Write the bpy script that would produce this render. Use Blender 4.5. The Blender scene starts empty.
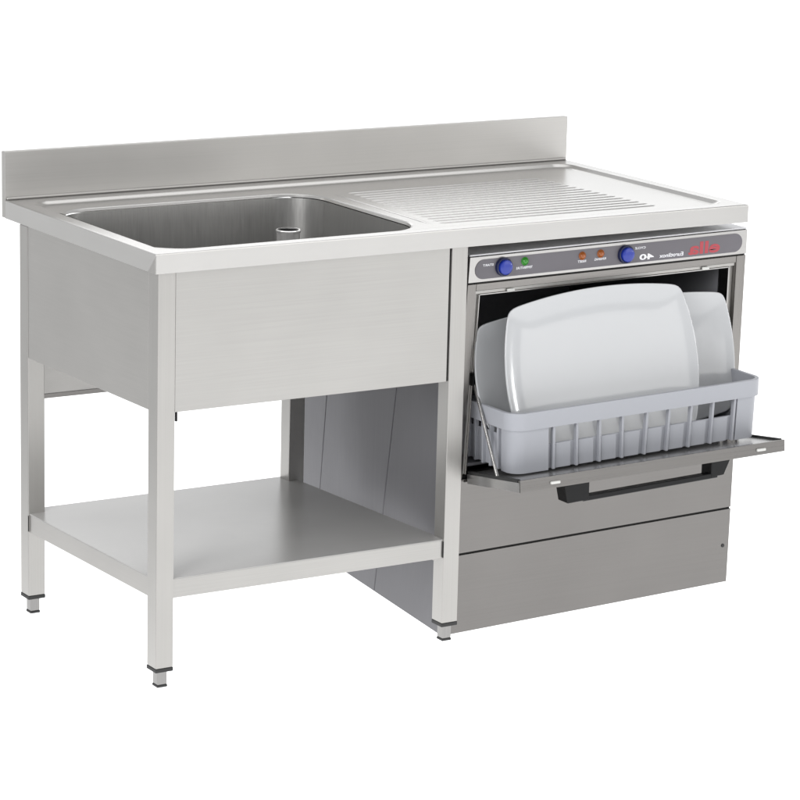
import bpy, bmesh, math, random
from mathutils import Vector, Matrix
random.seed(4)
S = bpy.context.scene
COL = S.collection
Z0 = 0.859                      # height of the worktop above the floor; all z below are relative to the worktop

# ------------------------------------------------------------------ materials
def principled(name):
    m = bpy.data.materials.new(name); m.use_nodes = True
    return m, m.node_tree, m.node_tree.nodes['Principled BSDF']

def steel(name, col, rough=0.3, axis='x', streak=0.05, bump=0.02, spot=0.03, metal=1.0, rv=0.045):
    """brushed stainless steel: fine streaks along one axis"""
    m, nt, b = principled(name)
    b.inputs['Metallic'].default_value = metal
    tc = nt.nodes.new('ShaderNodeTexCoord')
    mp = nt.nodes.new('ShaderNodeMapping')
    sc = {'x': (2.0, 420, 420), 'y': (420, 2.0, 420), 'z': (420, 420, 2.0)}[axis]
    mp.inputs['Scale'].default_value = sc
    nt.links.new(tc.outputs['Object'], mp.inputs['Vector'])
    n = nt.nodes.new('ShaderNodeTexNoise'); n.inputs['Scale'].default_value = 1.0
    n.inputs['Detail'].default_value = 3.0
    vec = mp.outputs['Vector']
    if axis in 'xz':                      # faces that look along x are brushed along y (or z)
        mp2 = nt.nodes.new('ShaderNodeMapping'); mp2.inputs['Scale'].default_value = (420, 2.0, 420) if axis == 'x' else (420, 420, 2.0)
        nt.links.new(tc.outputs['Object'], mp2.inputs['Vector'])
        sx_ = nt.nodes.new('ShaderNodeSeparateXYZ'); nt.links.new(tc.outputs['Normal'], sx_.inputs[0])
        ab = nt.nodes.new('ShaderNodeMath'); ab.operation = 'ABSOLUTE'; nt.links.new(sx_.outputs['X'], ab.inputs[0])
        gt = nt.nodes.new('ShaderNodeMath'); gt.operation = 'GREATER_THAN'; gt.inputs[1].default_value = 0.7; nt.links.new(ab.outputs[0], gt.inputs[0])
        mv = nt.nodes.new('ShaderNodeMix'); mv.data_type = 'VECTOR'
        nt.links.new(gt.outputs[0], mv.inputs['Factor'])
        nt.links.new(mp.outputs['Vector'], mv.inputs[4]); nt.links.new(mp2.outputs['Vector'], mv.inputs[5])
        vec = mv.outputs[1]
    nt.links.new(vec, n.inputs['Vector'])
    n2 = nt.nodes.new('ShaderNodeTexNoise'); n2.inputs['Scale'].default_value = 6.0
    n2.inputs['Detail'].default_value = 2.0
    nt.links.new(tc.outputs['Object'], n2.inputs['Vector'])
    def rng(src, lo, hi):
        r = nt.nodes.new('ShaderNodeMapRange')
        r.inputs['From Min'].default_value = 0.25; r.inputs['From Max'].default_value = 0.75
        r.inputs['To Min'].default_value = lo; r.inputs['To Max'].default_value = hi
        nt.links.new(src, r.inputs['Value']); return r.outputs['Result']
    v = nt.nodes.new('ShaderNodeMath'); v.operation = 'MULTIPLY'
    nt.links.new(rng(n.outputs['Fac'], 1 - streak, 1 + streak), v.inputs[0])
    nt.links.new(rng(n2.outputs['Fac'], 1 - spot, 1 + spot), v.inputs[1])
    mx = nt.nodes.new('ShaderNodeVectorMath'); mx.operation = 'SCALE'
    mx.inputs[0].default_value = col
    nt.links.new(v.outputs[0], mx.inputs['Scale'])
    nt.links.new(mx.outputs['Vector'], b.inputs['Base Color'])
    nt.links.new(rng(n.outputs['Fac'], rough - rv, rough + rv), b.inputs['Roughness'])
    bp = nt.nodes.new('ShaderNodeBump'); bp.inputs['Strength'].default_value = bump
    bp.inputs['Distance'].default_value = 0.001
    nt.links.new(n.outputs['Fac'], bp.inputs['Height'])
    nt.links.new(bp.outputs['Normal'], b.inputs['Normal'])
    return m

def plain(name, col, rough=0.5, metallic=0.0, coat=0.0, var=0.04, nscale=25, spec=0.5):
    m, nt, b = principled(name)
    b.inputs['Metallic'].default_value = metallic
    b.inputs['Coat Weight'].default_value = coat
    b.inputs['Coat Roughness'].default_value = 0.06
    b.inputs['Specular IOR Level'].default_value = spec
    tc = nt.nodes.new('ShaderNodeTexCoord')
    n = nt.nodes.new('ShaderNodeTexNoise'); n.inputs['Scale'].default_value = nscale
    nt.links.new(tc.outputs['Object'], n.inputs['Vector'])
    r = nt.nodes.new('ShaderNodeMapRange')
    r.inputs['To Min'].default_value = 1 - var; r.inputs['To Max'].default_value = 1 + var
    nt.links.new(n.outputs['Fac'], r.inputs['Value'])
    mx = nt.nodes.new('ShaderNodeVectorMath'); mx.operation = 'SCALE'
    mx.inputs[0].default_value = col
    nt.links.new(r.outputs['Result'], mx.inputs['Scale'])
    nt.links.new(mx.outputs['Vector'], b.inputs['Base Color'])
    r2 = nt.nodes.new('ShaderNodeMapRange')
    r2.inputs['To Min'].default_value = rough * 0.9; r2.inputs['To Max'].default_value = rough * 1.1
    nt.links.new(n.outputs['Fac'], r2.inputs['Value'])
    nt.links.new(r2.outputs['Result'], b.inputs['Roughness'])
    return m

SB = (0.43, 0.42, 0.405)
M = dict(
    sx=steel('brushed_steel_along', (0.375, 0.367, 0.354), 0.36, 'x', metal=0.85, streak=0.04),
    splash=steel('brushed_steel_splashback', SB, 0.42, 'x', metal=0.75, streak=0.035),
    sy=steel('brushed_steel_across', (0.39, 0.38, 0.366), 0.36, 'y', metal=0.85, streak=0.04),
    sz=steel('brushed_steel_upright', (0.375, 0.366, 0.352), 0.34, 'z', metal=0.85, streak=0.035),
    foot=steel('turned_steel_foot', (0.27, 0.265, 0.26), 0.3, 'z'),
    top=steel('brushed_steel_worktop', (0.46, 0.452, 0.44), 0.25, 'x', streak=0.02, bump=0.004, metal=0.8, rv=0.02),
    shelf=steel('brushed_steel_shelf', (0.45, 0.443, 0.433), 0.26, 'x', streak=0.012, bump=0.0, metal=0.2, rv=0.006),
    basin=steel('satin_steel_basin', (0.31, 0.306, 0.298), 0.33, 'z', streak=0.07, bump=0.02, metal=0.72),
    pipe=steel('polished_steel', (0.80, 0.79, 0.78), 0.15, 'z', streak=0.02, bump=0.004, metal=0.75),
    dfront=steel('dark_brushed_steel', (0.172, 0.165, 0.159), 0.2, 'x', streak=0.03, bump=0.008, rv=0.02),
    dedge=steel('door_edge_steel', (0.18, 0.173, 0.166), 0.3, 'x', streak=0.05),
    dpost=steel('upright_frame_steel', (0.23, 0.22, 0.21), 0.28, 'z', streak=0.04),
    dframe=steel('frame_steel', (0.24, 0.23, 0.22), 0.26, 'x', streak=0.05),
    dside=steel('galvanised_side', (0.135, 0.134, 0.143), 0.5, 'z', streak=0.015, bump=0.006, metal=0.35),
    dtop=plain('grey_painted_top', (0.62, 0.62, 0.64), 0.5),
    panel=steel('panel_steel', (0.44, 0.43, 0.42), 0.22, 'x', streak=0.03),
    door=steel('door_steel', (0.40, 0.395, 0.39), 0.2, 'x', streak=0.03, bump=0.006, metal=0.7),
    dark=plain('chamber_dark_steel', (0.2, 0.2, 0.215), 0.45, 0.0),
    black=plain('black_plastic', (0.004, 0.004, 0.0045), 0.4, spec=0.22),
    rubber=plain('black_rubber', (0.02, 0.02, 0.02), 0.65),
    gap=plain('dark_gap', (0.01, 0.01, 0.01), 0.8),
    grey=plain('grey_panel_foil', (0.115, 0.108, 0.122), 0.4),
    white=plain('white_print', (0.75, 0.75, 0.78), 0.5),
    red=plain('red_print', (0.36, 0.04, 0.055), 0.45),
    blue=plain('blue_plastic', (0.004, 0.022, 0.27), 0.3, coat=0.25),
    navy=plain('navy_plastic', (0.006, 0.010, 0.05), 0.35),
    green=plain('green_lens', (0.02, 0.2, 0.012), 0.2, coat=0.3),
    orange=plain('orange_lens', (0.28, 0.075, 0.012), 0.2, coat=0.2),
    china=plain('white_porcelain', (0.45, 0.457, 0.468), 0.14, coat=0.5, var=0.01),
    plastic=plain('pale_grey_plastic', (0.325, 0.333, 0.362), 0.4, var=0.02),
    clip=plain('clear_clip', (0.55, 0.55, 0.53), 0.3),
    floor=plain('white_studio_floor', (0.86, 0.86, 0.86), 0.9, var=0.005, spec=0.1),
)

# ------------------------------------------------------------------ mesh builder
class MB:
    def __init__(s): s.bm = bmesh.new()
    def box(s, a, b, f=None, bevel=0.0, seg=1, div=1):
        t = bmesh.new()
        bmesh.ops.create_cube(t, size=1.0)
        a = Vector(a); b = Vector(b)
        for v in t.verts:
            v.co = Vector([a[i] + (v.co[i] + 0.5) * (b[i] - a[i]) for i in range(3)])
        if bevel: bmesh.ops.bevel(t, geom=t.edges[:], offset=bevel, segments=seg, profile=0.5, affect='EDGES')
        s.join(t, f); return s
    def join(s, t, f=None):
        mp = {}
        for v in t.verts:
            mp[v] = s.bm.verts.new(f(*v.co) if f else v.co)
        for fc in t.faces:
            try: s.bm.faces.new([mp[v] for v in fc.verts])
            except ValueError: pass
        t.free()
    def quadbox(s, bottom, top, bevel=0.0, f=None):
        """eight corners: four below, four above (same winding)"""
        t = bmesh.new()
        vb = [t.verts.new(p) for p in bottom]; vt = [t.verts.new(p) for p in top]
        n = len(vb)
        t.faces.new(vb[::-1]); t.faces.new(vt)
        for i in range(n):
            t.faces.new((vb[i], vb[(i + 1) % n], vt[(i + 1) % n], vt[i]))
        bmesh.ops.recalc_face_normals(t, faces=t.faces[:])
        if bevel: bmesh.ops.bevel(t, geom=t.edges[:], offset=bevel, segments=1, affect='EDGES')
        s.join(t, f); return s
    def rings(s, rings, cap0=True, cap1=True, close=True, f=None):
        t = bmesh.new()
        rv = [[t.verts.new(p) for p in r] for r in rings]
        n = len(rv[0])
        for i in range(len(rv) - 1):
            for j in range(n if close else n - 1):
                k = (j + 1) % n
                t.faces.new((rv[i][j], rv[i][k], rv[i + 1][k], rv[i + 1][j]))
        if cap0: t.faces.new(rv[0][::-1])
        if cap1: t.faces.new(rv[-1])
        s.join(t, f); return s
    def tube(s, p, q, r, n=16, f=None, r2=None):
        p = Vector(p); q = Vector(q); d = (q - p).normalized()
        u = d.orthogonal().normalized(); w = d.cross(u)
        R = [[c + (u * math.cos(2 * math.pi * i / n) + w * math.sin(2 * math.pi * i / n)) * rr for i in range(n)]
             for c, rr in ((p, r), (q, r2 or r))]
        return s.rings(R, f=f)
    def lathe(s, c, ax, prof, n=32, f=None):
        """prof: list of (radius, height along ax)"""
        c = Vector(c); d = Vector(ax).normalized(); u = d.orthogonal().normalized(); w = d.cross(u)
        R = [[c + d * h + (u * math.cos(2 * math.pi * i / n) + w * math.sin(2 * math.pi * i / n)) * max(r, 1e-5) for i in range(n)]
             for r, h in prof]
        return s.rings(R, f=f)

def new_obj(name, mb, mat, parent=None, root=None, smooth=35):
    bm = mb.bm
    bmesh.ops.remove_doubles(bm, verts=bm.verts[:], dist=1e-6)
    bmesh.ops.recalc_face_normals(bm, faces=bm.faces[:])
    off = Vector((0, 0, Z0)) - (Vector(root) if root is not None else Vector())
    for v in bm.verts: v.co += off
    bm.normal_update()
    th = math.radians(smooth)
    for fc in bm.faces: fc.smooth = True
    for e in bm.edges:
        e.smooth = len(e.link_faces) == 2 and e.calc_face_angle(0) < th
    me = bpy.data.meshes.new(name); bm.to_mesh(me); bm.free()
    me.materials.append(mat)
    o = bpy.data.objects.new(name, me); COL.objects.link(o)
    wn = o.modifiers.new('normals', 'WEIGHTED_NORMAL'); wn.keep_sharp = True; wn.weight = 100
    if parent is not None: o.parent = parent
    return o

def thing(name, label, cat, loc, group=None):
    o = bpy.data.objects.new(name, None); COL.objects.link(o)
    o.location = loc; o.empty_display_size = 0.1
    o['label'] = label; o['category'] = cat
    if group: o['group'] = group
    return o

def rrect(x0, x1, y0, y1, r, z, n=8, f=None):
    """rounded rectangle loop, counter-clockwise"""
    pts = []
    for cx, cy, a0 in ((x1 - r, y1 - r, 0), (x0 + r, y1 - r, 90), (x0 + r, y0 + r, 180), (x1 - r, y0 + r, 270)):
        for i in range(n + 1):
            a = math.radians(a0 + 90 * i / n)
            pts.append(Vector((cx + r * math.cos(a), cy + r * math.sin(a), z)))
    return pts

# ------------------------------------------------------------------ setting
mb = MB(); mb.bm.faces.new([mb.bm.verts.new(p) for p in ((-80, -60, -Z0), (80, -60, -Z0), (80, 120, -Z0), (-80, 120, -Z0))])
nt = M['floor'].node_tree; _tr = nt.nodes.new('ShaderNodeBsdfTranslucent'); _tr.inputs['Color'].default_value = (0.9, 0.9, 0.9, 1)
_mx = nt.nodes.new('ShaderNodeMixShader'); _mx.inputs['Fac'].default_value = 0.9  # mostly translucent, so the added lamps below hide shadows on it
nt.links.new(nt.nodes['Principled BSDF'].outputs[0], _mx.inputs[1]); nt.links.new(_tr.outputs[0], _mx.inputs[2])
nt.links.new(_mx.outputs[0], nt.nodes['Material Output'].inputs['Surface'])
fl = new_obj('floor', mb, M['floor']); fl['kind'] = 'structure'

# ------------------------------------------------------------------ the sink table
W, D, H = 1.4, 0.6866, 0.0377
LW = 0.038
FL_, FR_, BL_, BR_ = (0.0127, 0.015), (0.6641, 0.0085), (0.001, 0.565), (0.6134, 0.5533)
TR = Vector((0.7, 0.34, 0))
table = thing('sink_table', 'stainless steel catering sink table with left bowl, ribbed drainboard and splashback', 'sink', TR)

def T(name, mb, mat, parent=None, **k): return new_obj(name, mb, M[mat], parent or table, TR, **k)

# worktop: folded edge, raised rim, sunken top, hole for the bowl
mb = MB()
DY = 0.6695                                   # front face of the splashback
outer = [rrect(0, W, 0, DY, 0.0015, -H, 8), rrect(0, W, 0, DY, 0.0015, -0.0030, 8), rrect(0.0006, W - 0.0006, 0.0006, DY, 0.0014, -0.0012, 8),
         rrect(0.003, W - 0.003, 0.003, DY, 0.0012, 0, 8), rrect(0.006, W - 0.006, 0.006, DY - 0.001, 0.0012, 0, 8)]
rx0, rx1, ry0, ry1 = 0.030, 1.372, 0.030, 0.632
rim = []
for k, (ins, z) in enumerate(((0, 0), (0.002, 0), (0.004, -0.0005), (0.0085, -0.0034), (0.013, -0.0061), (0.0155, -0.0067), (0.018, -0.0067))):
    rim.append(rrect(rx0 + ins, rx1 - ins, ry0 + ins, ry1 - ins, 0.042 - ins * 0.8, z, 8))
mb.rings(outer + rim, cap0=False, cap1=False)
zr = -0.0067
bx0, bx1, by0, by1, br = 0.040, 0.640, 0.068, 0.548, 0.085
lip = [rrect(bx0 - 0.007, bx1 + 0.007, by0 - 0.007, by1 + 0.007, br + 0.007, zr, 12),
       rrect(bx0 - 0.005, bx1 + 0.005, by0 - 0.005, by1 + 0.005, br + 0.005, zr, 12),
       rrect(bx0 - 0.002, bx1 + 0.002, by0 - 0.002, by1 + 0.002, br + 0.002, zr - 0.0015, 12),
       rrect(bx0, bx1, by0, by1, br, zr - 0.006, 12)]
mb.rings(lip, cap0=False, cap1=False)
t = bmesh.new()
for loop in (rim[-1], lip[0]):
    vs = [t.verts.new(p) for p in loop]
    for i in range(len(vs)): t.edges.new((vs[i], vs[(i + 1) % len(vs)]))
bmesh.ops.triangle_fill(t, use_beauty=True, use_dissolve=False, edges=t.edges[:])
mb.join(t)
# pressed ribs of the drainboard
NR = 16
for i in range(NR):
    u = i / (NR - 1)
    y = 0.105 + u * 0.395
    x0 = 0.692 + 0.022 * u; x1 = 1.235 - 0.024 * u
    R = []
    sec = 13
    for k in range(sec):
        s_ = k / (sec - 1)
        if s_ < 0.25: q = s_ / 0.25; x = x0 + 0.012 * q; w = math.sin(q * math.pi / 2)
        elif s_ > 0.75: q = (1 - s_) / 0.25; x = x1 - 0.012 * q; w = math.sin(q * math.pi / 2)
        else: x = x0 + 0.012 + (x1 - x0 - 0.024) * (s_ - 0.25) / 0.5; w = 1
        w = max(w, 0.08)
        R.append([Vector((x, y + 0.0062 * w * math.cos(math.pi * j / 8), zr - 0.0004 + 0.0021 * w * math.sin(math.pi * j / 8))) for j in range(9)])
    mb.rings(R, cap0=False, cap1=False, close=False)
# soft crease between bowl and drainboard
R = []
for k in range(9):
    y = 0.085 + 0.43 * k / 8; w = 1 if 0 < k < 8 else 0.1
    x = 0.672 + 0.012 * k / 8
    R.append([Vector((x + 0.006 * w * math.cos(math.pi * j / 6), y, zr - 0.0004 + 0.0016 * w * math.sin(math.pi * j / 6))) for j in range(7)])
mb.rings(R, cap0=False, cap1=False, close=False)
counter = T('worktop', mb, 'top')
# underside sheet of the worktop
mb = MB(); mb.box((0.66, 0.004, -H + 0.003), (W - 0.004, DY, -H + 0.0045))
T('underside', mb, 'sx', counter)
# mitred corner fold
mb = MB()
mb.quadbox([(-0.0008, 0.0015, -0.006), (-0.0008, 0.0015, -0.037), (-0.0008, 0.030, -0.037)], [(0.002, 0.0015, -0.006), (0.002, 0.0015, -0.037), (0.002, 0.030, -0.037)])
T('corner_fold', mb, 'sz', counter)

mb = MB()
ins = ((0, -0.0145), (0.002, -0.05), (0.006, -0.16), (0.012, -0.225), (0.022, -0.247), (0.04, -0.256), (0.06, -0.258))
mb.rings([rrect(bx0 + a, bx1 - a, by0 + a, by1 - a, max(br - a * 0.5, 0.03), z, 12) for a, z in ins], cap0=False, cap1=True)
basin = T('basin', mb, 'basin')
mb = MB(); mb.lathe((0.52, 0.42, -0.2575), (0, 0, 1), ((0.05, 0), (0.05, 0.002), (0.042, 0.003), (0.036, 0.001)), 32)
T('drain', mb, 'pipe', basin)

mb = MB(); mb.box((0, DY + 0.0005, -H), (W, D, 0.0995), bevel=0.0018, seg=2)
mb.box((0.003, DY - 0.0055, 0.0002), (W - 0.004, DY + 0.002, 0.0058), bevel=0.0024, seg=3)
T('splashback', mb, 'splash')

def leg(p):
    x, y = p
    mb = MB(); mb.box((x, y, -0.8175), (x + LW, y + LW, -0.0385), bevel=0.002, seg=2)
    l = T('leg', mb, 'sz')
    mb = MB(); e = 0.0003
    mb.box((x - e, y - e, -0.8255), (x + LW + e, y + LW + e, -0.8176), bevel=0.001)
    T('leg_cap', mb, 'rubber', l)
    c = (x + LW / 2, y + LW / 2); h = 0.0105
    mb = MB(); mb.box((c[0] - h, c[1] - h, -0.8535), (c[0] + h, c[1] + h, -0.8256), bevel=0.0018, seg=2)
    ft = T('foot', mb, 'foot', l)
    mb = MB(); mb.box((c[0] - h - .0006, c[1] - h - .0006, -0.8588), (c[0] + h + .0006, c[1] + h + .0006, -0.8536), bevel=0.001)
    T('foot_pad', mb, 'rubber', l)
for p in (FL_, FR_, BL_, BR_): leg(p)

# aprons
def panel(a, b, z0, z1, th, mat, name, hem=0.0):
    """upright sheet from a to b (plan), thickness th towards +normal"""
    a = Vector((*a, 0)); b = Vector((*b, 0)); d = (b - a).normalized(); n = Vector((-d.y, d.x, 0)) * th
    mb = MB()
    q = [a, b, b + n, a + n]
    mb.quadbox([p + Vector((0, 0, z0)) for p in q], [p + Vector((0, 0, z1)) for p in q], bevel=0.0004)
    if hem:
        n2 = Vector((-d.y, d.x, 0)) * hem
        q = [a + n * 0.9, b + n * 0.9, b + n2, a + n2]
        mb.quadbox([p + Vector((0, 0, z0 + .0002)) for p in q], [p + Vector((0, 0, z0 + 0.0016)) for p in q])
        q = [a + n2, b + n2, b + n2 + n * .6, a + n2 + n * .6]
        mb.quadbox([p + Vector((0, 0, z0 - 0.0035)) for p in q], [p + Vector((0, 0, z0 + 0.0016)) for p in q])
    return T(name, mb, mat)
panel((0.0512, 0.0168), (0.6605, 0.0112), -0.311, -0.0385, 0.0012, 'sx', 'front_panel', hem=0.02)
mb = MB(); mb.box((0.6600, 0.014, -0.3105), (0.6645, 0.018, -0.0385)); T('panel_gap', mb, 'gap')
panel((0.0024, 0.5645), (0.0140, 0.0548), -0.3100, -0.0385, 0.0012, 'sy', 'side_panel', hem=0.02)
panel((0.6590, 0.0480), (0.6470, 0.5530), -0.311, -0.0385, 0.0012, 'sy', 'side_panel', hem=0.02)
panel((0.0385, 0.601), (0.6140, 0.590), -0.398, -0.0385, 0.0012, 'sx', 'back_panel', hem=0.018)
mb = MB(); mb.quadbox([(0.0392, 0.599, -0.4075), (0.614, 0.588, -0.4075), (0.614, 0.593, -0.4075), (0.0392, 0.604, -0.4075)], [(0.0392, 0.599, -0.3985), (0.614, 0.588, -0.3985), (0.614, 0.593, -0.3985), (0.0392, 0.604, -0.3985)]); T('shaded_rail', mb, 'dedge')  # rail below the back panel; its shade is put into the dark steel
mb = MB(); mb.box((0.0655, 0.040, -0.336), (0.0695, 0.045, -0.309), bevel=0.0008)
T('panel_bracket', mb, 'gap')

# lower shelf with folded edges
q = [(0.0155, 0.0185), (0.6690, 0.0125), (0.6360, 0.5985), (0.0030, 0.6010)]
mb = MB()
mb.quadbox([(x, y, -0.6425) for x, y in q], [(x, y, -0.640) for x, y in q], bevel=0.001)
shelf = T('shelf', mb, 'shelf')
for i in range(4):
    mb = MB()
    a = Vector((*q[i], 0)); b = Vector((*q[(i + 1) % 4], 0)); d = (b - a).normalized(); n = Vector((-d.y, d.x, 0))
    c = [a, b, b + n * 0.0014, a + n * 0.0014]
    mb.quadbox([p + Vector((0, 0, -0.6795)) for p in c], [p + Vector((0, 0, -0.6418)) for p in c], bevel=0.0004)
    a2 = a + d * 0.002 + n * 0.0016; b2 = b - d * 0.002 + n * 0.0016
    c = [a2, b2, b2 + n * 0.018, a2 + n * 0.018]
    mb.quadbox([p + Vector((0, 0, -0.6790)) for p in c], [p + Vector((0, 0, -0.6778)) for p in c])
    c = [a2 + n * 0.018, b2 + n * 0.018, b2 + n * 0.019, a2 + n * 0.019]
    mb.quadbox([p + Vector((0, 0, -0.684)) for p in c], [p + Vector((0, 0, -0.6778)) for p in c])
    T('shelf_edge', mb, 'sx' if i % 2 == 0 else 'sy', shelf)

for x, y, w_ in ((0.6628, 0.0098, 0.0014), (0.0008, 0.5655, 0.0016)):
    mb = MB(); mb.box((x, y - .0006, -0.6775), (x + w_, y + 0.0012, -0.6440)); T('joint_gap', mb, 'gap', shelf)

# standpipe in the bowl: lifts out
pr = Vector((0.512, 0.396, -0.254 + Z0))
pipe = thing('overflow_pipe', 'short polished steel overflow pipe standing upright in the sink bowl', 'pipe', pr)
mb = MB()
c = (0.512, 0.396, 0)
mb.lathe(c, (0, 0, 1), ((0.0215, -0.254), (0.0245, -0.250), (0.0245, -0.060), (0.0262, -0.0575), (0.0262, -0.0545), (0.0245, -0.053), (0.0222, -0.053), (0.0218, -0.060), (0.0218, -0.250), (0.0215, -0.254)), 40)
tb = new_obj('tube', mb, M['pipe'], pipe, pr)
mb = MB(); mb.rings([[Vector((c[0] + 0.0216 * math.cos(a_), c[1] + 0.0216 * math.sin(a_), z)) for a_ in [2 * math.pi * i / 40 for i in range(40)]] for z in (-0.25, -0.0555)], cap0=True, cap1=False)
new_obj('shaded_bore', mb, M['gap'], tb, pr)  # dark liner: the unlit inside of the pipe as colour

# ------------------------------------------------------------------ the dishwasher
Y0 = 0.048
def F(a, b, w):
    """a 0..1 across the front, b 0..1 from the top down, w metres back from the front"""
    xl = 0.7327 + (0.6900 - 0.7327) * b + 0.125 * b * max(w, 0)
    xr = 1.4377 + (1.4288 - 1.4377) * b - 0.04 * max(w, 0)
    zl = -0.0674 - (0.859 - 0.0674) * b
    zr_ = -0.0607 - (0.8425 - 0.0607) * b
    return Vector((xl + (xr - xl) * a, Y0 + w, zl + (zr_ - zl) * a))
DR = Vector((1.07, 0.36, 0))
dw = thing('dishwasher', 'undercounter steel dishwasher with its door dropped open and blue buttons', 'dishwasher', DR)
def P(name, mb, mat, parent=None, **k): return new_obj(name, mb, M[mat], parent or dw, DR, **k)
DEP = 0.75
# casing: left side in three sheets with seams, right side, back, top, bottom
mb = MB()
def side(a0, a1, w00, w01, w10, w11, b0, b1):
    mb.quadbox([F(a0, b1, w10), F(a1, b1, w10), F(a1, b1, w11), F(a0, b1, w11)], [F(a0, b0, w00), F(a1, b0, w00), F(a1, b0, w01), F(a0, b0, w01)], bevel=0.0012)
s1a, s1b, s2a, s2b = 0.215, 0.335, 0.51, 0.655
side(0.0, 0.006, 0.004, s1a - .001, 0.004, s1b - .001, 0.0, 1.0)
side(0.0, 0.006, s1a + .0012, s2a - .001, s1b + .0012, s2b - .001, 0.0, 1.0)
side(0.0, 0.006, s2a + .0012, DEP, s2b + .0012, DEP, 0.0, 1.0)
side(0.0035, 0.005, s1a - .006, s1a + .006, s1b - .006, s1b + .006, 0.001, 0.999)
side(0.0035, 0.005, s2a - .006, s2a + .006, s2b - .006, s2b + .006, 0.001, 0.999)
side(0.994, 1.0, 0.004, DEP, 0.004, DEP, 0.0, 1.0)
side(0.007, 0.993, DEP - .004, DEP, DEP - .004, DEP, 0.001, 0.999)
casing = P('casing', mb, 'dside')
mb = MB(); mb.box((0.0015, -0.002, 0.002), (0.9985, 0.0025, DEP - 0.002), F, bevel=0.0006)
P('top_sheet', mb, 'dtop')
mb = MB(); mb.box((0.008, 0.994, 0.012), (0.992, 0.998, DEP - .008), F); P('base_sheet', mb, 'dside')
for a, w in ((0.14, 0.12), (0.88, 0.13), (0.14, 0.56), (0.88, 0.56)):
    p = F(a, 0.997, w)
    mb = MB(); mb.lathe((p.x, p.y, 0), (0, 0, 1), ((0.018, -0.8588), (0.018, -0.852), (0.008, -0.850), (0.008, p.z)), 20); P('foot', mb, 'rubber')

# control panel
mb = MB(); mb.box((0.0, 0.0035, -0.001), (1.0, 0.0700, 0.026), F, bevel=0.0007); cp = P('control_panel', mb, 'panel')
mb = MB(); mb.box((0.003, 0.0695, 0.002), (0.997, 0.0735, 0.02), F); P('panel_seam', mb, 'gap', cp)
# grey rounded foil on the panel
def stad(a0, a1, b0, b1, w, n=14):
    asp = 0.79 / 0.705
    r = (b1 - b0) / 2; ra = r * asp
    pts = []
    for k in range(n + 1):
        t_ = math.radians(90 + 180 * k / n); pts.append((a0 + ra + ra * math.cos(t_), (b0 + b1) / 2 - r * math.sin(t_), w))
    for k in range(n + 1):
        t_ = math.radians(-90 + 180 * k / n); pts.append((a1 - ra + ra * math.cos(t_), (b0 + b1) / 2 - r * math.sin(t_), w))
    return [Vector(p) for p in pts]
mb = MB(); mb.rings([stad(0.020, 0.981, 0.0115, 0.0625, -0.0008), stad(0.020, 0.981, 0.0115, 0.0625, -0.0020)], f=F, cap0=False)
P('panel_foil', mb, 'grey', cp)
def on(a, b, w): return F(a, b, w)
def button(a, b):
    p = on(a, b, 0); c = Vector((p.x, p.y - 0.002, p.z))
    mb = MB(); mb.lathe(c, (0, -1, 0), ((0.0195, 0), (0.0195, 0.004), (0.0185, 0.0065), (0.0165, 0.0075), (0.0160, 0.0060)), 32)
    ring = P('button_collar', mb, 'navy', cp)
    mb = MB(); mb.lathe(c, (0, -1, 0), ((0.0155, 0.004), (0.0155, 0.0105), (0.0148, 0.0125), (0.0125, 0.0140), (0.008, 0.0148), (0.0, 0.015)), 32)
    P('button', mb, 'blue', cp)
def lamp(a, b, mat):
    p = on(a, b, 0); c = Vector((p.x, p.y - 0.002, p.z))
    mb = MB(); mb.lathe(c, (0, -1, 0), ((0.0088, 0), (0.0088, 0.0012), (0.0075, 0.0022), (0.0068, 0.0045), (0.0045, 0.0068), (0.0, 0.0078)), 24)
    P('indicator_lamp', mb, mat, cp)
button(0.1155, 0.0350); button(0.5465, 0.0360)
lamp(0.189, 0.0270, 'green'); lamp(0.391, 0.0285, 'orange'); lamp(0.4565, 0.0278, 'orange')

def text_bm(s, bold=0.0):
    cu = bpy.data.curves.new('t', 'FONT'); cu.body = s; cu.align_x = 'CENTER'; cu.align_y = 'CENTER'
    cu.offset = bold; cu.resolution_u = 3
    o = bpy.data.objects.new('t', cu); COL.objects.link(o)
    bpy.context.view_layer.update()
    me = o.evaluated_get(bpy.context.evaluated_depsgraph_get()).to_mesh()
    t = bmesh.new(); t.from_mesh(me)
    o.to_mesh_clear() if False else None
    bpy.data.objects.remove(o); bpy.data.curves.remove(cu)
    return t
def put_text(mb, s, a, b, width, height, bold=0.0, w=-0.0023):
    """mirror-written, as in the photograph"""
    t = text_bm(s, bold)
    xs = [v.co.x for v in t.verts]; ys = [v.co.y for v in t.verts]
    cx, cy = (min(xs) + max(xs)) / 2, (min(ys) + max(ys)) / 2
    kx = width / (max(xs) - min(xs)); ky = height / (max(ys) - min(ys))
    for v in t.verts:
        v.co = Vector((a - (v.co.x - cx) * kx / 0.705, b - (v.co.y - cy) * ky / 0.79, w))
    mb.join(t, F)
for word in (('START', 0.063, 0.0270, 0.026, 0.0048, 0.02), ('TEMPERATURE', 0.189, 0.0435, 0.040, 0.0050, 0.02), ('RESET', 0.391, 0.0432, 0.021, 0.0050, 0.02),
             ('RINSING', 0.4565, 0.0420, 0.029, 0.0050, 0.02), ('CYCLE', 0.600, 0.0235, 0.027, 0.0048, 0.02),
             ('40', 0.625, 0.0490, 0.037, 0.0125, 0.03), ('Eurotlinox', 0.716, 0.0510, 0.062, 0.0085, 0.02)):
    mb = MB(); put_text(mb, *word); P('lettering', mb, 'white', cp)
mb = MB(); put_text(mb, 'ella', 0.838, 0.0405, 0.083, 0.027, 0.03)
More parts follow.
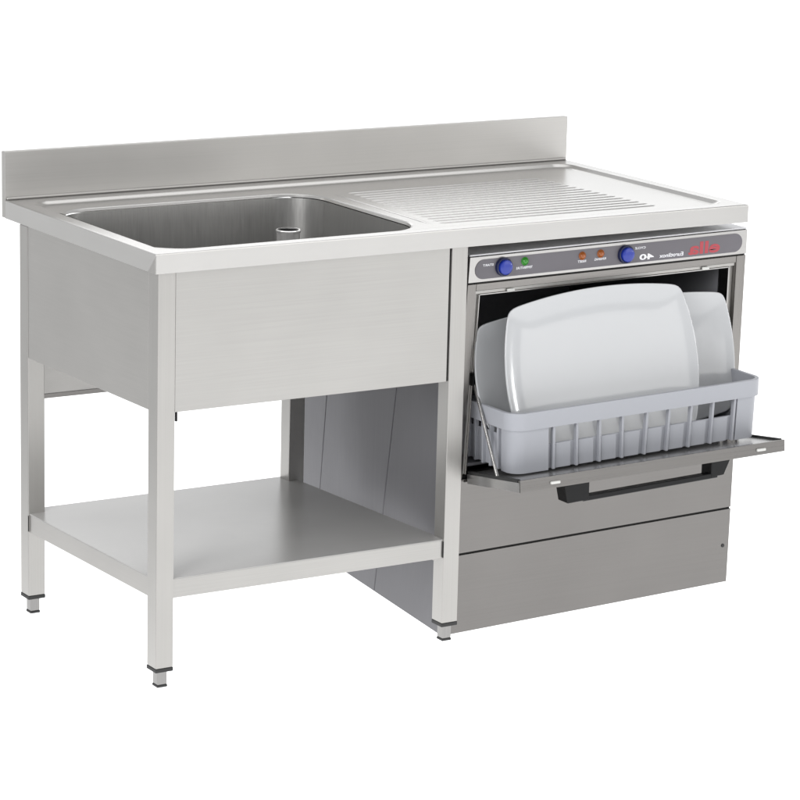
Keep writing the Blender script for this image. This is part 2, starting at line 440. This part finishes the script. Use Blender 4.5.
P('logo', mb, 'red', cp)
p = F(0.0, 0.036, 0.012); mb = MB(); mb.lathe(p, (-1, 0, 0), ((0.004, 0), (0.004, 0.001), (0.002, 0.002)), 12); P('screw', mb, 'clip', cp)

# front frame round the opening
a0, a1, b0, b1 = 0.047, 0.938, 0.1060, 0.575
mb = MB()
mb.box((0.0302, 0.0742, 0.0005), (0.9648, 0.0930, 0.03), F, bevel=0.001)
frame = P('front_frame', mb, 'dframe')
mb = MB(); mb.box((0.0, 0.0740, 0.0), (0.030, 0.5845, 0.03), F, bevel=0.001); P('frame_upright', mb, 'dpost', frame)
mb = MB(); mb.box((0.965, 0.0740, 0.0), (1.0, 0.5845, 0.03), F, bevel=0.001); P('frame_upright', mb, 'dpost', frame)
mb = MB()   # inner stepped surround
mb.box((0.0302, 0.0932, 0.008), (a0 - 0.004, b1 + .005, 0.03), F, bevel=0.0008)
mb.box((a1 + 0.004, 0.0932, 0.010), (0.9648, b1 + .005, 0.03), F, bevel=0.0008)
mb.box((0.0303, 0.0931, 0.004), (0.9647, b0 - 0.004, 0.03), F, bevel=0.0008)
P('inner_surround', mb, 'sz', frame)
mb = MB()
mb.box((a0 - 0.004, b0 - 0.004, 0.002), (a0 - 0.0005, b1, 0.034), F, bevel=0.0006)
mb.box((a1 + 0.0005, b0 - 0.004, 0.002), (a1 + 0.004, b1, 0.034), F, bevel=0.0006)
mb.box((a0 - 0.0035, b0 - 0.0040, 0.002), (a1 + 0.0035, b0 - 0.0005, 0.034), F, bevel=0.0006)
P('opening_edge', mb, 'panel', frame)
for a in (0.15, 0.85):
    p = F(a, 0.0995, 0.003); mb = MB(); mb.box((p.x - .009, p.y - .005, p.z - .0035), (p.x + .009, p.y, p.z + .0035), bevel=0.0015, seg=2); P('catch', mb, 'clip', frame)
# wash chamber
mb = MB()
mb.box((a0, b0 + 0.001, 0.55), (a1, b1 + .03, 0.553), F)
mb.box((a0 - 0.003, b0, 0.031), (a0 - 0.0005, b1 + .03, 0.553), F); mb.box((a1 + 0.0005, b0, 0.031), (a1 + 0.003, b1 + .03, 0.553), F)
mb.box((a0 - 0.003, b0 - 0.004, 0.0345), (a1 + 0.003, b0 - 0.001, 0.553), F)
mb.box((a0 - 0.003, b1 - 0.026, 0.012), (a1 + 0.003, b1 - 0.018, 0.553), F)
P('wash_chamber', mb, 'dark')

# lower front and kick panel
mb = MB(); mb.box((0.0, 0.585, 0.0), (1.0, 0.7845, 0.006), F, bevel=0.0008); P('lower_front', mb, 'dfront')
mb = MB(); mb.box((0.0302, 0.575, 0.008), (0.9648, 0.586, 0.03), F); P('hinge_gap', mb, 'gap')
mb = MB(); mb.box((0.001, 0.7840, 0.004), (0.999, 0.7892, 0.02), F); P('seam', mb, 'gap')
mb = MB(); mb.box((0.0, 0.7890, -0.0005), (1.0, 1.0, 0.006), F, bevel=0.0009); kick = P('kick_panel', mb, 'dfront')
p = F(0.978, 0.893, -0.0005); mb = MB(); mb.lathe(p, (0, -1, 0), ((0.0042, 0), (0.0042, 0.001), (0.002, 0.0018)), 14); P('screw', mb, 'rubber', kick)

# the open door
BH, BF = 0.5685, 0.531            # b at the hinge and at the front lip
LEN = 0.206
def G(a, l, h):
    """a across the door, l 0..1 out from the hinge, h metres above its inner face"""
    aa = 0.042 + (0.030 - 0.042) * l + a * (0.962 - 0.037)
    p = F(aa, BH + (BF - BH) * l, -0.004 - (LEN - 0.004) * l)
    return p + Vector((0, 0.1 * h, h))
mb = MB()
mb.box((0, 0, -0.022), (1, 0.985, -0.0025), G, bevel=0.0006)
mb.box((0.012, 0.0, -0.003), (0.988, 0.955, 0.0), G, bevel=0.0004)
door = P('door', mb, 'door')
mb = MB(); mb.box((0, 0.9855, -0.022), (1, 1.0, 0.0022), G, bevel=0.0006); mb.box((0, 0.965, -0.0024), (1, 0.986, 0.0022), G, bevel=0.0006); P('door_edge', mb, 'dedge', door)
mb = MB(); mb.box((0.0, 0.02, -0.0028), (0.0105, 0.95, 0.004), G, bevel=0.001); P('door_seal', mb, 'rubber', door); mb = MB(); mb.box((0.9895, 0.02, -0.0028), (1.0, 0.95, 0.004), G, bevel=0.001)
P('door_seal', mb, 'rubber', door)
for a in (0.125, 0.905):
    p = G(a, 1.0, -0.011); mb = MB(); mb.box((p.x - .0115, p.y - .004, p.z - .003), (p.x + .0115, p.y + .001, p.z + .003), bevel=0.0018, seg=2); P('catch', mb, 'clip', door)
# black bar handle under the door
mb = MB()
HY = -0.10
def hb(x0, x1, z0a, z0b, y0, y1, top0, top1, dx0=0, dx1=0):
    mb.quadbox([(x0 + dx0, y0, z0a), (x1 + dx1, y0, z0b), (x1 + dx1, y1, z0b), (x0 + dx0, y1, z0a)], [(x0, y0, top0), (x1, y0, top1), (x1, y1, top1), (x0, y1, top0)], bevel=0.0015)
hb(0.879, 0.944, -0.5655, -0.5635, HY, HY + 0.035, -0.5135, -0.513, dx0=0.012)
hb(1.256, 1.312, -0.5535, -0.5515, HY, HY + 0.035, -0.5070, -0.506, dx1=-0.022)
hb(0.930, 1.275, -0.5660, -0.5560, HY + .001, HY + 0.018, -0.5545, -0.5445)
P('handle', mb, 'black', door)

# stay rods
def rod(a, b, w, a2, l):
    p = F(a, b, w); q = G(a2, l, 0.001)
    mb = MB(); mb.tube(p, q, 0.0036, 12); r = P('stay_rod', mb, 'panel')
    mb = MB(); mb.box((p.x - .006, p.y - .004, p.z - .004), (p.x + .006, p.y + .012, p.z + .022), bevel=0.0012); P('rod_bracket', mb, 'black', r)
rod(0.046, 0.335, -0.002, 0.006, 0.55)
rod(0.952, 0.40, -0.002, 0.994, 0.20)

# ------------------------------------------------------------------ dish basket
BO = Vector((0.7645, -0.086, -0.4945 + Z0))
basket = thing('dish_basket', 'pale grey plastic dish basket with barred sides resting on the open door', 'basket', BO)
L, BD, BHT = 0.622, 0.43, 0.127
roll = math.atan2(0.0128, 0.62)
RM = Matrix.Rotation(-roll, 3, 'Y')
def B(x, y, z): return RM @ Vector((x, y, z)) + Vector((BO.x, BO.y, BO.z - Z0))
def K(name, mb, mat='plastic', parent=None): return new_obj(name, mb, M[mat], parent or basket, BO)
def taper(x, y, z):          # walls lean outward slightly
    k = z / BHT * 0.004
    return B(x + (k if x > L / 2 else -k), y + (k if y > BD / 2 else -k), z)
# rim: hollow rounded band
mb = MB()
zt, zb = BHT, BHT - 0.036
def band(x0, x1, y0, y1, r, th, z0, z1, f, rb=0.002):
    o = lambda i, z: rrect(x0 + i, x1 - i, y0 + i, y1 - i, r - i, z, 8)
    mb.rings([o(0, z0), o(0, z1 - rb), o(rb * .3, z1 - rb * .3), o(rb, z1), o(th - rb, z1), o(th - rb * .3, z1 - rb * .3), o(th, z1 - rb), o(th, z0), o(0, z0)], cap0=False, cap1=False, f=f)
band(-0.010, L + 0.010, -0.008, BD + 0.008, 0.036, 0.009, zb, zt, B)
K('rim', mb)
mb = MB()
# corner walls (solid)
def corner(cx, cy, sx, sy, lx, ly):
    r = 0.03; th = 0.004; pts = []
    for k in range(9):
        t_ = math.radians(90 * k / 8)
        pts.append((cx + sx * (r - r * math.sin(t_)), cy + sy * (r - r * math.cos(t_))))
    pts = [(cx + sx * lx, cy)] + pts + [(cx, cy + sy * ly)]
    ring = []
    inn = []
    c = (cx + sx * r, cy + sy * r)
    for x, y in pts:
        ring.append((x, y))
        dx, dy = c[0] - x, c[1] - y
        inn.append((x + (th * sx if abs(x - cx) < r else 0), y + (th * sy if abs(y - cy) < r else 0)))
    t = bmesh.new()
    n = len(pts)
    lo = [t.verts.new((*p, 0.0)) for p in ring]; hi = [t.verts.new((*p, zb + 0.004)) for p in ring]
    lo2 = [t.verts.new((*p, 0.0)) for p in inn]; hi2 = [t.verts.new((*p, zb + 0.004)) for p in inn]
    for i in range(n - 1):
        t.faces.new((lo[i], lo[i + 1], hi[i + 1], hi[i])); t.faces.new((lo2[i], hi2[i], hi2[i + 1], lo2[i + 1]))
        t.faces.new((lo[i], lo2[i], lo2[i + 1], lo[i + 1]))
    for i in (0, n - 1): t.faces.new((lo[i], hi[i], hi2[i], lo2[i]))
    mb.join(t, taper)
corner(0, 0, 1, 1, 0.085, 0.045); corner(L, 0, -1, 1, 0.062, 0.045)
corner(0, BD, 1, -1, 0.07, 0.045); corner(L, BD, -1, -1, 0.07, 0.045)
# front and back: bars, low wall behind them
n_bar = 9; x0, x1 = 0.085, L - 0.062
step = (x1 - x0 - 0.020) / (n_bar - 1)
for yy, sg in ((0.0, 1), (BD, -1)):
    ya, yb = (yy, yy + sg * 0.010)
    for i in range(n_bar):
        xc = x0 + 0.014 + i * step
        mb.box((xc - 0.0028, min(ya, yb), 0.0), (xc + 0.0028, max(ya, yb), zb + 0.003), taper, bevel=0.0006)
    y2 = yy + sg * 0.0085
    mb.box((x0 - .002, min(y2, y2 + sg * 0.003), 0.001), (x1 + .002, max(y2, y2 + sg * 0.003), 0.053), taper)
    for i in range(n_bar - 1):
        xa = x0 + 0.014 + i * step + 0.006
        y3 = yy + sg * 0.0045
        mb.box((xa, min(y3, y3 + sg * .004), 0.0005), (xa + step * 0.66, max(y3, y3 + sg * .004), 0.0532), taper, bevel=0.0008)
# sides
n_s = 12; sy0, sy1 = 0.045, BD - 0.045; ss = (sy1 - sy0) / n_s
for xx, sg in ((0.0, 1), (L, -1)):
    for i in range(n_s):
        yc = sy0 + (i + 0.5) * ss
        mb.box((min(xx, xx + sg * .010), yc - .003, 0), (max(xx, xx + sg * .010), yc + .003, zb + .003), taper, bevel=0.0006)
    x2 = xx + sg * 0.008
    mb.box((min(x2, x2 + sg * .003), sy0 - .002, .001), (max(x2, x2 + sg * .003), sy1 + .002, 0.072), taper)
K('wall', mb)
mb = MB()
for i in range(17): x = 0.012 + i * (L - 0.024) / 16; mb.box((x - .003, 0.012, 0.001), (x + .003, BD - 0.012, 0.006), B)
for i in range(11): y = 0.014 + i * (BD - 0.028) / 10; mb.box((0.012, y - .003, 0.0015), (L - 0.012, y + .003, 0.0065), B)
K('floor_grid', mb)

# ------------------------------------------------------------------ plates
def plate_outline(hw, hh, bx, by, r, inset=0.0):
    """four bulging sides with rounded corners, in plane coords"""
    cx, cy = hw, hh
    raw = []
    n = 40
    cs = [(cx, -cy), (cx, cy), (-cx, cy), (-cx, -cy)]
    nn = [(1, 0), (0, 1), (-1, 0), (0, -1)]
    bl = [bx, by, bx, by]
    for k in range(4):
        p, q = cs[k], cs[(k + 1) % 4]
        for i in range(n):
            t_ = i / n; h = 4 * t_ * (1 - t_) * bl[k]
            raw.append([p[0] + (q[0] - p[0]) * t_ + nn[k][0] * h, p[1] + (q[1] - p[1]) * t_ + nn[k][1] * h])
    for _ in range(r):
        m = len(raw)
        raw = [[0.25 * raw[i - 1][c] + 0.5 * raw[i][c] + 0.25 * raw[(i + 1) % m][c] for c in (0, 1)] for i in range(m)]
    W_, H_ = hw + bx, hh + by
    return [(x * (1 - inset / W_), y * (1 - inset / H_)) for x, y in raw]
def plate(label, centre, hw, hh, bx, by, tilt, roll, yaw=0.0):
    prof = [(0.0, 0.000), (0.0012, 0.0012), (0.0035, 0.0008), (0.010, -0.0020), (0.022, -0.0052), (0.034, -0.0078), (0.044, -0.0094), (0.056, -0.0106), (0.070, -0.0115), (0.090, -0.0121), (0.14, -0.0125)]
    back = [(0.14, -0.0188), (0.075, -0.0190), (0.060, -0.0210), (0.055, -0.0210), (0.052, -0.0190), (0.036, -0.0150), (0.010, -0.0070), (0.002, -0.0032), (0.0, -0.0015)]
    mb = MB()
    rings = [[Vector((x, -h, y)) for x, y in plate_outline(hw, hh, bx, by, 4, i)] for i, h in prof[::-1]]
    rings += [[Vector((x, -h, y)) for x, y in plate_outline(hw, hh, bx, by, 4, i)] for i, h in back[::-1]]
    mb.rings(rings)
    o = new_obj('serving_plate', mb, M['china'], None, Vector((0, 0, Z0)), smooth=60)
    o.location = Vector(centre) + Vector((0, 0, Z0))
    o.rotation_euler = (tilt, roll, yaw)
    o['label'] = label; o['category'] = 'plate'; o['group'] = 'white serving plates in the dish basket'
    return o
plate('large white rectangular plate standing frontmost in the grey dish basket', (1.0235, -0.024, -0.314), 0.2150, 0.1500, 0.026, 0.0205, math.radians(-12), math.radians(-2.2))
plate('white plate half hidden behind the front plate, showing at its right', (1.1910, 0.018, -0.322), 0.184, 0.126, 0.020, 0.014, math.radians(-9), math.radians(-1.6))
plate('shaded white plate deepest in the dishwasher, showing left of the front plate', (0.958, 0.034, -0.314), 0.190, 0.110, 0.022, 0.014, math.radians(-12), math.radians(-2.5))

# ------------------------------------------------------------------ camera
cam = bpy.data.cameras.new('camera'); co = bpy.data.objects.new('camera', cam); COL.objects.link(co)
r = Vector((0.84907318, -0.52771351, 0.02435532)); dn = Vector((-0.10048117, -0.20658896, -0.97325461)); fw = Vector((0.51863114, 0.82391714, -0.22843442))
m = Matrix.Identity(4)
for i in range(3): m[i][0] = r[i]; m[i][1] = -dn[i]; m[i][2] = -fw[i]
m.translation = Vector((-2.55540918, -4.92559138, 1.03136658 + Z0))
co.matrix_world = m
cam.sensor_width = 36.0; cam.lens = 3017.2888 * 36.0 / 800.0
cam.clip_start = 0.05; cam.clip_end = 500
S.camera = co

# ------------------------------------------------------------------ light: white studio
w = bpy.data.worlds.new('World'); S.world = w; w.use_nodes = True
wt = w.node_tree; bg = wt.nodes['Background']
_tc = wt.nodes.new('ShaderNodeTexCoord'); _sp = wt.nodes.new('ShaderNodeSeparateXYZ')
wt.links.new(_tc.outputs['Generated'], _sp.inputs[0])
_cr = wt.nodes.new('ShaderNodeValToRGB'); wt.links.new(_sp.outputs['Z'], _cr.inputs['Fac'])
cr = _cr.color_ramp      # pale studio walls, dimmer ceiling
cr.elements[0].position = 0.0; cr.elements[0].color = (0.95, 0.96, 0.97, 1)
cr.elements[1].position = 0.9; cr.elements[1].color = (0.34, 0.345, 0.35, 1)
e = cr.elements.new(0.35); e.color = (0.88, 0.89, 0.90, 1)
wt.links.new(_cr.outputs['Color'], bg.inputs['Color'])
bg.inputs['Strength'].default_value = 1.0
def area(name, loc, target, sx, sy, power, col=(1, 1, 1), spread=180):
    l = bpy.data.lights.new(name, 'AREA'); l.shape = 'RECTANGLE'; l.size = sx; l.size_y = sy; l.energy = power; l.color = col
    l.spread = math.radians(spread)
    o = bpy.data.objects.new(name, l); COL.objects.link(o); o.location = loc
    d = Vector(target) - Vector(loc); o.rotation_euler = d.to_track_quat('-Z', 'Y').to_euler()
    return o
# added lamps under the floor, made translucent to wash out shadows, an overhead softbox and a front-right key
AX = Vector((0.5325, 0.8464)); RT = Vector((0.8464, -0.5325)); CP = Vector((-2.555, -4.926))
def floor_fill(d0, d1, left, right, rad):
    """added rectangular fill lamp under the floor, d0..d1 along the shooting axis"""
    c = CP + AX * (d0 + d1) / 2 + RT * (right - left) / 2
    o = area('under_floor_fill', (c.x, c.y, -0.6), (c.x, c.y, 0), left + right, d1 - d0, (left + right) * (d1 - d0) * math.pi * rad)
    o.rotation_euler = (math.pi, 0, -math.atan2(AX.x, AX.y))
    return o
floor_fill(1.0, 6.0, 1.0, 5.5, 1.22)
floor_fill(6.0, 9.5, 1.4, 5.5, 1.22)
floor_fill(9.5, 20.0, 5.5, 6.5, 1.25)
floor_fill(20.0, 70.0, 11, 14, 1.25)
area('overhead_softbox', (0.9, 0.9, 3.4), (0.7, 0.4, 0.4), 3.4, 3.0, 50)
area('back_fill', (3.1, 4.3, 2.35), (0.7, 0.4, 0.8), 3.4, 1.2, 18)  # added out of view to brighten what the worktop reflects
area('shelf_fill', (-2.7, -1.6, 2.0), (0.35, 0.3, 0.3), 1.4, 1.4, 80)  # added out of view to lift the shelf under the table
area('strip_softbox', (4.6, -2.0, 1.0), (1.0, 0, 0.55), 0.3, 0.5, 11)
area('key_softbox', (2.9, -3.4, 1.9), (0.7, 0.2, 0.5), 2.6, 2.6, 31, (1, 0.985, 0.96))

S.view_settings.view_transform = 'Standard'; S.view_settings.look = 'None'
S.view_settings.exposure = 0.0; S.view_settings.gamma = 1.0
